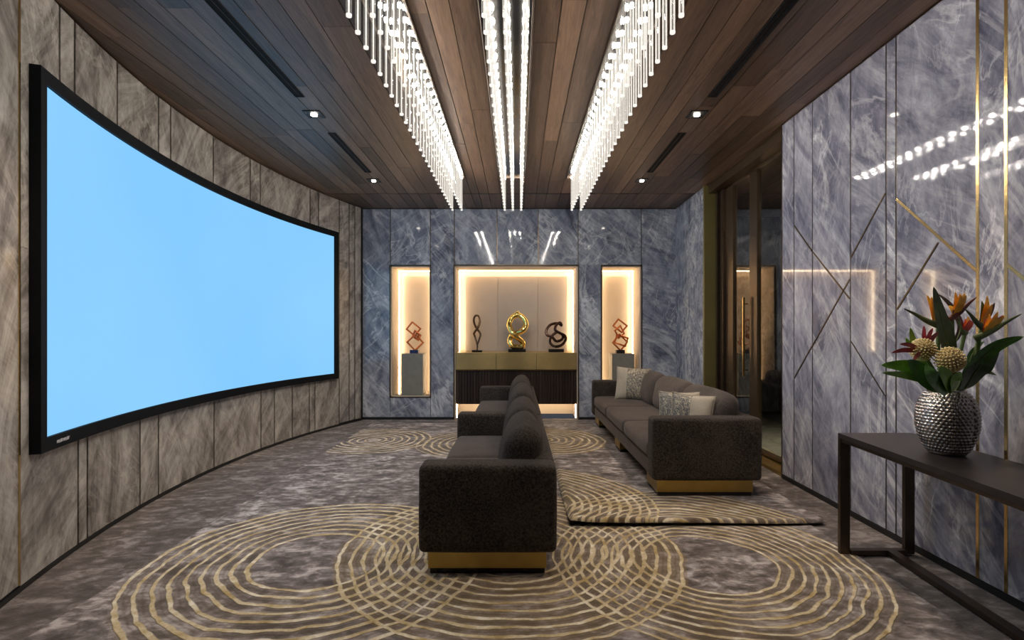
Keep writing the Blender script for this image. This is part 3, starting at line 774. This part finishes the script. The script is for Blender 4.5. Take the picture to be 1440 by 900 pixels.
pillow('patterned pillow at the near end of sofa, the one farther left and behind', (1.59, 5.07, RUGZ+.46+.205), .41, .12, -.20, -.05, PI/2+.90+PI, .5, True)
pillow('cream and patterned pillow at near end of sofa, foremost of the pair', (1.655, 4.88, RUGZ+.46+.205), .41, .12, -.20, .04, PI/2+.95+PI, .5, True)

# ================================================================== SIDEBOARD IN THE CENTRE NICHE
t = thing('sideboard', 'built-in sideboard with brass top band and dark slatted wood front, centre niche', 'sideboard', (-.02, 9.1, .26))
xa, xb = NC[0]+.026, NC[1]-.026
yf = DB-.004
obj('body', MB().box(xa, xb, yf+.05, YB+ND-.01, .262, .85), M['dark_wood'], t)
n = 3; W_ = (xb-xa)/n
obj('top', MB().box(xa, xb, yf, YB+ND-.01, 1.135, 1.156), M['brass_front'], t)
obj('core', MB().box(xa+.01, xb-.01, yf+.014, YB+ND-.01, .85, 1.135), M['gap'], t)
for i in range(n):
    obj('brass_panel', MB().bevbox(xa+i*W_+.003, xa+(i+1)*W_-.003, yf, yf+.014, .868, 1.133, .002), M['brass_front'], t)
obj('brass_edge', MB().box(xa, xb, yf-.004, yf+.012, .853, .866), M['gold_strip'], t)
for i in range(42):
    w0 = (xb-xa)/42
    obj('slat', MB().box(xa+i*w0+.006, xa+(i+1)*w0-.006, yf+.028, yf+.05, .265, .85), M['dark_wood'], t)

# ================================================================== SCULPTURES
YSC = 9.13; ZT = 1.156
def block(t, x, y, z, w_, d_, h_, m='base_block'): obj('base', MB().bevbox(x-w_/2, x+w_/2, y-d_/2, y+d_/2, z, z+h_, .004), M[m], t)
def X9(px): return (px-728)/720*YSC
def smooth_loop(ctrl, sub=8, closed=True):
    P = [Vector(p) for p in ctrl]; n = len(P); out = []
    for i in range(n if closed else n-1):
        a, b, c, d = [P[(i+k) % n] if closed else P[max(0, min(n-1, i+k))] for k in (-1, 0, 1, 2)]
        for s in range(sub):
            u = s/sub
            out.append(.5*((2*b)+(-a+c)*u+(2*a-5*b+4*c-d)*u*u+(-a+3*b-3*c+d)*u**3))
    if not closed: out.append(P[-1])
    return out
# pixel-scale sketches in mm of each sculpture's own plane (x, y depth, z up)
def sculpt(name, lab, px, bw, bh, ctrl, rad, m, closed=True, flat=1.0, base='base_block', z0=ZT, scale=1.0):
    x = X9(px)
    t = thing(name, lab, 'sculpture', (x, YSC, z0))
    block(t, x, YSC, z0, bw, .14, bh, base)
    for k, (c, r, cl) in enumerate(ctrl):
        pts = [(x+p[0]*scale, YSC+p[1]*scale, z0+bh+p[2]*scale) for p in (smooth_loop(c, 8, cl))]
        obj('loop', MB().tube(pts, r, 12, cl, flat=flat), M[m], t, True)
    return t
# thin: two blades crossing twice
thin_a = [(0, 0, -.005), (0, 0, .10), (-.045, .02, .25), (-.055, .0, .30), (0, -.03, .38), (.04, -.02, .46), (.045, .0, .55), (.01, .02, .62), (-.04, .01, .62)]
thin_b = [(0, 0, .08), (.045, -.01, .22), (.055, 0, .29), (.0, .03, .37), (-.05, .02, .46), (-.06, .0, .55), (-.03, -.01, .615), (.0, -.01, .60)]
sculpt('thin_sculpture', 'slender burnished bronze sculpture of two crossing blades, left end of sideboard', 671, .18, .035, [(thin_a, lambda s: .012+.010*math.sin(s*PI), False), (thin_b, lambda s: .012+.010*math.sin(s*PI), False)], None, 'thin_bronze')
gold_c = [(-.02, .03, .04), (.08, .05, .035), (.10, .03, .12), (.0, -.04, .21), (-.07, -.05, .27), (-.125, -.02, .38), (-.14, .01, .45), (-.085, .05, .56), (.02, .05, .61), (.13, .02, .53), (.16, -.01, .42), (.10, -.04, .33),
          (.0, .0, .285), (-.09, .045, .24), (-.13, .04, .15), (-.09, .01, .06)]
sculpt('gold_sculpture', 'large polished gold figure-eight knot sculpture in the centre of sideboard', 727, .31, .055, [(gold_c, .050, True), ([(-.03, .05, .60), (.0, .03, .655), (.03, .02, .675)], lambda s: .03*(1-s)+.008, False)], None, 'gold')
dark_c = [(-.02, .02, .045), (.10, .03, .07), (.17, .02, .16), (.15, -.02, .24), (.05, -.05, .29), (-.02, -.05, .34), (-.0, -.02, .42), (.07, .02, .47), (.10, .04, .42), (.03, .06, .46), (-.10, .03, .43), (-.175, .0, .33), (-.16, -.03, .25), (-.08, -.04, .22),
          (-.0, -.05, .14), (.10, -.02, .17), (.12, .03, .24), (.03, .06, .30), (-.08, .05, .22), (-.10, .04, .11)]
sculpt('dark_sculpture', 'dark patinated bronze knot sculpture at the right end of sideboard', 782, .27, .055, [(dark_c, .025, True)], None, 'dark_bronze')
def squares(name, lab, px, z0, sq, base, rr=.015):
    x = X9(px)
    t = thing(name, lab, 'sculpture', (x, YSC, z0))
    block(t, x, YSC, z0, .15, .12, .06, base)
    for (cx, cz, w_, h_, rot, yaw) in sq:
        pts = []
        for a, b in ((-1, -1), (1, -1), (1, 1), (-1, 1)):
            p = Vector((a*w_/2, 0, b*h_/2)); p = Matrix.Rotation(rot, 3, 'Y') @ p; p = Matrix.Rotation(yaw, 3, 'Z') @ p
            pts.append(Vector((x+cx, YSC, z0+.06+cz))+p)
        mb = MB()
        for i in range(4):
            a, b = pts[i], pts[(i+1) % 4]; u = (b-a).normalized()
            mb.tube([a-u*rr*.7, b+u*rr*.7], rr, 4)
        obj('square_loop', mb, M['copper'], t)
    return t
PZ = .406; PH = 1.135
def pedestal(px0, px1, lab):
    x0, x1 = X9(px0), X9(px1)
    t = thing('pedestal', lab, 'pedestal', ((x0+x1)/2, YSC, PZ), 'grey niche pedestals')
    obj('block', MB().bevbox(x0, x1, YSC-.17, YSC+.17, PZ, PH-.02, .004), M['pedestal'], t)
    obj('cap', MB().bevbox(x0-.003, x1+.003, YSC-.173, YSC+.173, PH-.018, PH, .003), M['pedestal'], t)
pedestal(567.5, 597, 'tall grey stone pedestal in the left narrow lit niche'); pedestal(858.5, 889, 'tall grey stone pedestal in the right narrow lit niche, behind the sofa')
squares('copper_sculpture', 'copper sculpture of stacked open squares on blue block, left niche', 583, PH,
        [(.01, .135, .20, .20, PI/4+.03, .35), (.025, .27, .12, .10, PI/4-.25, -.6), (-.02, .375, .185, .16, PI/4-.1, .25), (.05, .24, .10, .10, .5, .8)], 'blue_block')
squares('copper_sculpture', 'copper sculpture of four stacked open squares on black block, right niche', 872, PH,
        [(.0, .135, .21, .20, PI/4-.05, .3), (.02, .17, .20, .15, .32, -.3), (-.01, .32, .16, .15, PI/4+.2, .5), (.0, .43, .19, .15, PI/4-.12, -.2)], 'base_block')

# ================================================================== CONSOLE TABLE

P0 = Vector((2.17, 3.47, 0))
ux = Vector((1, 0, 0)); uy = Vector((-.073, -1, 0)).normalized()      # uy runs towards the viewer
def cp(a, b, z): return P0+ux*a+uy*b+Vector((0, 0, z))
def cbox(a0, a1, b0, b1, z0, z1):
    mb = MB(); vs = [cp(a, b, z) for a in (a0, a1) for b in (b0, b1) for z in (z0, z1)]
    return mb.add(vs, [(0, 1, 3, 2), (4, 6, 7, 5), (0, 4, 5, 1), (2, 3, 7, 6), (0, 2, 6, 4), (1, 5, 7, 3)])
CW, CLN, CT, CZ = .50, 2.3, .822, .0125
t = thing('console_table', 'dark bronze console table with sled base against the right marble wall', 'table', tuple(cp(CW/2, CLN/2, 0)))
obj('table_top', cbox(0, CW, 0, CLN, CT-.034, CT), M['console'], t)
for b in (0, CLN-.03):
    obj('leg', cbox(0, .065, b, b+.03, CZ, CT-.034), M['bronze'], t)
    obj('leg', cbox(CW-.065, CW, b, b+.03, CZ, CT-.034), M['bronze'], t)
    obj('foot_rail', cbox(.065, CW-.065, b, b+.045, CZ, CZ+.03), M['bronze'], t)
obj('floor_rail', cbox(.31, .37, .045, CLN-.03, CZ, CZ+.03), M['bronze'], t)
obj('edge_rail', cbox(.004, .03, .03, CLN-.03, CT-.055, CT-.034), M['bronze'], t)

# ================================================================== VASE
VX, VY, VZ = 2.405, 2.87, CT
t = thing('hammered_vase', 'round hammered silver metal vase on the console table', 'vase', (VX, VY, VZ))
def vase():
    prof = [(0, .105), (.015, .118), (.05, .142), (.10, .168), (.16, .183), (.21, .184), (.26, .176), (.30, .160), (.335, .135), (.357, .112)]
    def rad(z):
        for (a, ra), (b, rb) in zip(prof, prof[1:]):
            if z <= b: u = (z-a)/(b-a); u = u*u*(3-2*u)*.4+u*.6; return (ra+(rb-ra)*u)*.77
        return prof[-1][1]*.77
    nu, nv = 336, 200; H = .357; mb = MB(); rows, per = 20, 38
    for j in range(nv+1):
        z = H*j/nv
        for i in range(nu):
            a = 2*PI*i/nu
            r = rad(z)
            # folded lobe facing the room's right side
            da = (a-math.radians(-72)+PI) % (2*PI)-PI
            r -= .014*math.exp(-(da/.09)**2)*math.sin(PI*min(1, z/H))
            q = z/H*rows; row = math.floor(q); fa = (a/(2*PI)*per+(row % 2)*.5) % 1-.5; fz = q-row-.5
            e = max(0, 1-(fa*2.2)**2-(fz*2.25)**2)
            if .02 < z < H-.012: r += .0055*e**.7
            mb.v.append((VX+r*math.cos(a), VY+r*math.sin(a), VZ+z))
    for j in range(nv):
        for i in range(nu): mb.f.append((j*nu+i, j*nu+(i+1) % nu, (j+1)*nu+(i+1) % nu, (j+1)*nu+i)); mb.m.append(0)
    mb.f.append(tuple(range(nu-1, -1, -1))); mb.m.append(0)
    return mb
obj('body', vase(), M['vase'], t, True)
rm = [(VX+.084*math.cos(2*PI*i/48), VY+.084*math.sin(2*PI*i/48), VZ+.357) for i in range(48)]
obj('rim', MB().tube(rm, .006, 8, True), M['vase'], t, True)
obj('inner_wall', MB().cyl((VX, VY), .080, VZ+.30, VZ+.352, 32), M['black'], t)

# ================================================================== FLOWERS
def V(xz, yz, d=2.87): return at(1170+xz/3, 380+yz/3, d)      # measured on an enlarged view of the bouquet
def blade(pts, w_, th=.004, fold=.25, nrm=Vector((0, -1, 0)), steps=14, tip=.75):
    """lance-shaped leaf or petal along a curve, folded at its midrib"""
    P = smooth_loop(pts, max(2, steps//(len(pts)-1)), False); k = len(P); mb = MB(); vs = []
    for i, p in enumerate(P):
        a = P[max(0, i-1)]; b = P[min(k-1, i+1)]; tt = (b-a).normalized()
        sd = tt.cross(nrm).normalized(); up = sd.cross(tt)
        s = i/(k-1); ww = w_*math.sin(PI*min(1, s**tip*.93+.07))**.8*.5+.0008
        vs += [p-sd*ww+up*ww*fold, p-up*th*.4, p+sd*ww+up*ww*fold, p+up*th*.6]
    fs = []
    for i in range(k-1):
        for j in range(4): fs.append((4*i+j, 4*i+(j+1) % 4, 4*i+4+(j+1) % 4, 4*i+4+j))
    fs += [(3, 2, 1, 0), tuple(4*(k-1)+j for j in range(4))]
    return mb.add(vs, fs)
mouth = Vector((VX, VY, VZ+.33))
def bird(lab, head, beak, fan, petals=('orange', 'orange', 'orange'), blue=True, stemoff=(0, 0), bcol='spathe'):
    head = Vector(head); beak = Vector(beak); fan = [Vector(f) for f in fan]
    t = thing('bird_of_paradise', lab, 'flower', (mouth.x+stemoff[0], mouth.y+stemoff[1], mouth.z), 'bird of paradise flowers in the vase')
    m0 = mouth+Vector((stemoff[0], stemoff[1], 0))
    mid = (m0+head)/2+Vector((stemoff[0]*.6, stemoff[1]*.3, 0))
    obj('stem', MB().tube(smooth_loop([m0, mid, head], 8, False), lambda s: .008+.003*s, 8), M['stem'], t, True)
    bk = (head*.9+beak*.1)
    P = smooth_loop([head-(beak-head)*.10, (head*2+beak)/3+Vector((0, 0, -.006)), (head+beak*2)/3, beak], 6, False)
    obj('spathe', MB().tube(P, lambda s: .019*(1-s)**.8+.0015, 8, flat=.6), M[bcol], t, True)
    extra = [(fan[i]*.5+fan[i+1]*.5)+Vector((.004, -.018, -.012)) for i in range(len(fan)-1)]
    for f, c in list(zip(fan, petals))+[(e, petals[0]) for e in extra]:
        b0 = head+(beak-head)*.10
        md = (b0+f)/2+Vector((0, -.006, .004))
        obj('petal', blade([b0, md, f], .030, .005, .35), M[c], t)
    if blue:
        f = fan[-1]; obj('petal', blade([head, (head+f)/2+Vector((.01, -.01, 0)), f*.8+head*.2+Vector((.01, -.012, -.01))], .012, .004, .3), M['blue_petal'], t)['label'] = 'violet tongue petal'
    return t
bird('orange bird of paradise flower at upper left, its green beak pointing left', V(448, 232, 2.84), V(303, 162, 2.80), [V(400, 105, 2.84), V(418, 112, 2.82), V(432, 128, 2.86)], stemoff=(-.02, .0))
bird('orange bird of paradise flower at top centre of bouquet, dark beak pointing right', V(505, 200, 2.78), V(612, 112, 2.76), [V(520, 92, 2.78), V(540, 98, 2.76), V(560, 95, 2.80), V(492, 150, 2.78)], ('orange',)*4, stemoff=(.0, -.03), bcol='spathe_red')
bird('small coral bird of paradise flower half hidden between the larger ones', V(560, 265, 2.90), V(520, 205, 2.90), [V(562, 205, 2.90), V(575, 195, 2.90), V(585, 215, 2.92)], ('pinkred', 'orange', 'pinkred'), False, stemoff=(.02, .02), bcol='spathe')
bird('orange bird of paradise flower with upright green sepals, right of centre', V(635, 240, 2.76), V(562, 165, 2.74), [V(655, 108, 2.76), V(632, 130, 2.76), V(686, 138, 2.74)], ('orange', 'leaf_dark', 'spathe_red'), False, stemoff=(.03, -.01), bcol='leaf_dark')
bird('coral and orange bird of paradise flower at far right with long green beak', V(620, 280, 2.66), V(800, 184, 2.60), [V(665, 185, 2.66), V(700, 175, 2.64), V(722, 190, 2.66), V(648, 205, 2.66)], ('orange', 'orange', 'pinkred', 'maroon'), True, stemoff=(.04, -.03))
def protea(lab, c, r, axis, spikes, leaves):
    c = Vector(c); axis = Vector(axis).normalized()
    t = thing('protea', lab, 'flower', tuple(c), 'protea blooms in the vase')
    q = Vector((0, 0, 1)).rotation_difference(axis).to_matrix()
    head = MB(); nu, nv = 24, 14
    for j in range(nv+1):
        ph = PI*j/nv
        for i in range(nu):
            th = 2*PI*i/nu; rr = r*math.sin(ph)*(1 if ph < PI/2 else 1.0)
            head.v.append(tuple(c+q @ Vector((rr*math.cos(th), rr*math.sin(th), r*1.0*math.cos(ph)))))
    for j in range(nv):
        for i in range(nu): head.f.append((j*nu+i, j*nu+(i+1) % nu, (j+1)*nu+(i+1) % nu, (j+1)*nu+i)); head.m.append(0)
    obj('flower_head', head, M['protea_core'], t, True)
    # curled florets over the head: hundreds of tiny hooks in one part
    fl = MB(); K = 170
    for k in range(K):
        zz = 1-1.75*(k+.5)/K; th = k*2.39996; rr = math.sqrt(max(0, 1-zz*zz))
        n_ = q @ Vector((rr*math.cos(th), rr*math.sin(th), zz)); b = c+n_*r*.96
        tn = n_.cross(Vector((.3, .2, .9))).normalized()
        fl.tube([b, b+n_*r*.16, b+n_*r*.20+tn*r*.10], r*.065, 5)
    o = obj('floret', fl, M['protea'], t, True); o['kind'] = 'stuff'
    sd = MB().tube(smooth_loop([tuple(mouth), tuple((mouth+c)/2+Vector((0, -.01, -.01))), tuple(c-axis*r*.7)], 6, False), .009, 8)
    obj('stem', sd, M['stem'], t, True)
    for s in spikes: obj('bract', blade([c+(Vector(s)-c)*.25, c+(Vector(s)-c)*.65+Vector((0, .0, .008)), s], .024, .004, .3), M['maroon'], t)
    for (pts, w_, mm) in leaves: obj('leaf', blade(pts, w_, .004, .22), M[mm], t)
    return t
protea('cream pincushion protea at left with dark maroon bracts around it', V(383, 335, 2.72), .052, (-.5, -.5, .6),
       [V(388, 235, 2.78), V(425, 245, 2.76), V(452, 260, 2.78), V(252, 348, 2.70), V(286, 312, 2.68), V(340, 385, 2.62)],
       [([V(430, 480, 2.74), V(330, 410, 2.68), V(207, 400, 2.66)], .075, 'leaf_bright'), ([V(460, 490, 2.74), V(380, 440, 2.66), V(320, 378, 2.60)], .11, 'leaf'), ([V(400, 420, 2.80), V(350, 330, 2.80), V(330, 242, 2.80)], .05, 'leaf_bright'),
        ([V(400, 420, 2.84), V(340, 340, 2.84), V(310, 285, 2.82)], .04, 'leaf_bright'), ([V(420, 470, 2.70), V(320, 445, 2.64), V(212, 432, 2.62)], .04, 'leaf_bright')])
protea('round cream pincushion protea at the front centre above the vase rim', V(497, 378, 2.64), .057, (.05, -.6, .8), [],
       [([V(505, 505, 2.74), V(480, 450, 2.62), V(455, 405, 2.60)], .075, 'leaf_bright'), ([V(510, 508, 2.74), V(520, 465, 2.64), V(545, 430, 2.64)], .07, 'leaf_bright'), ([V(490, 508, 2.72), V(430, 460, 2.60), V(395, 400, 2.60)], .085, 'leaf')])
def leaf_thing(lab, pts, w_, mm, fold=.2):
    t = thing('strap_leaf', lab, 'leaf', tuple(pts[0])); obj('leaf_blade', blade(pts, w_, .005, fold, steps=18), M[mm], t)
    obj('midrib', MB().tube(smooth_loop([p+Vector((0, -.004, -.002)) for p in pts], 5, False), lambda s: .004*(1-s)+.001, 5), M['stem'], t); return t
leaf_thing('tall upright dark pointed leaf standing in the middle of the bouquet', [V(500, 500, 2.80), V(488, 320, 2.72), V(455, 190, 2.70), V(428, 70, 2.70)], .085, 'spathe')
leaf_thing('long arching green leaf reaching far right out of the vase', [V(545, 505, 2.78), V(600, 400, 2.66), V(690, 320, 2.58), V(808, 280, 2.50)], .085, 'leaf')
leaf_thing('broad dark leaf rising right of the vase mouth under the arching one', [V(560, 500, 2.76), V(600, 430, 2.68), V(650, 380, 2.64), V(702, 330, 2.62)], .12, 'leaf_dark')
leaf_thing('short drooping dark leaf with blunt tip, low at right', [V(560, 480, 2.84), V(610, 435, 2.82), V(650, 428, 2.80), V(692, 442, 2.78)], .03, 'leaf_dark')
leaf_thing('short green leaf at bouquet centre right, behind the round protea', [V(545, 500, 2.82), V(570, 420, 2.80), V(590, 350, 2.80), V(640, 300, 2.80)], .05, 'leaf')
leaf_thing('dark maroon narrow leaf crossing behind the top centre flower', [V(520, 300, 2.90), V(540, 230, 2.90), V(500, 150, 2.90), V(448, 100, 2.88)], .035, 'spathe_red')
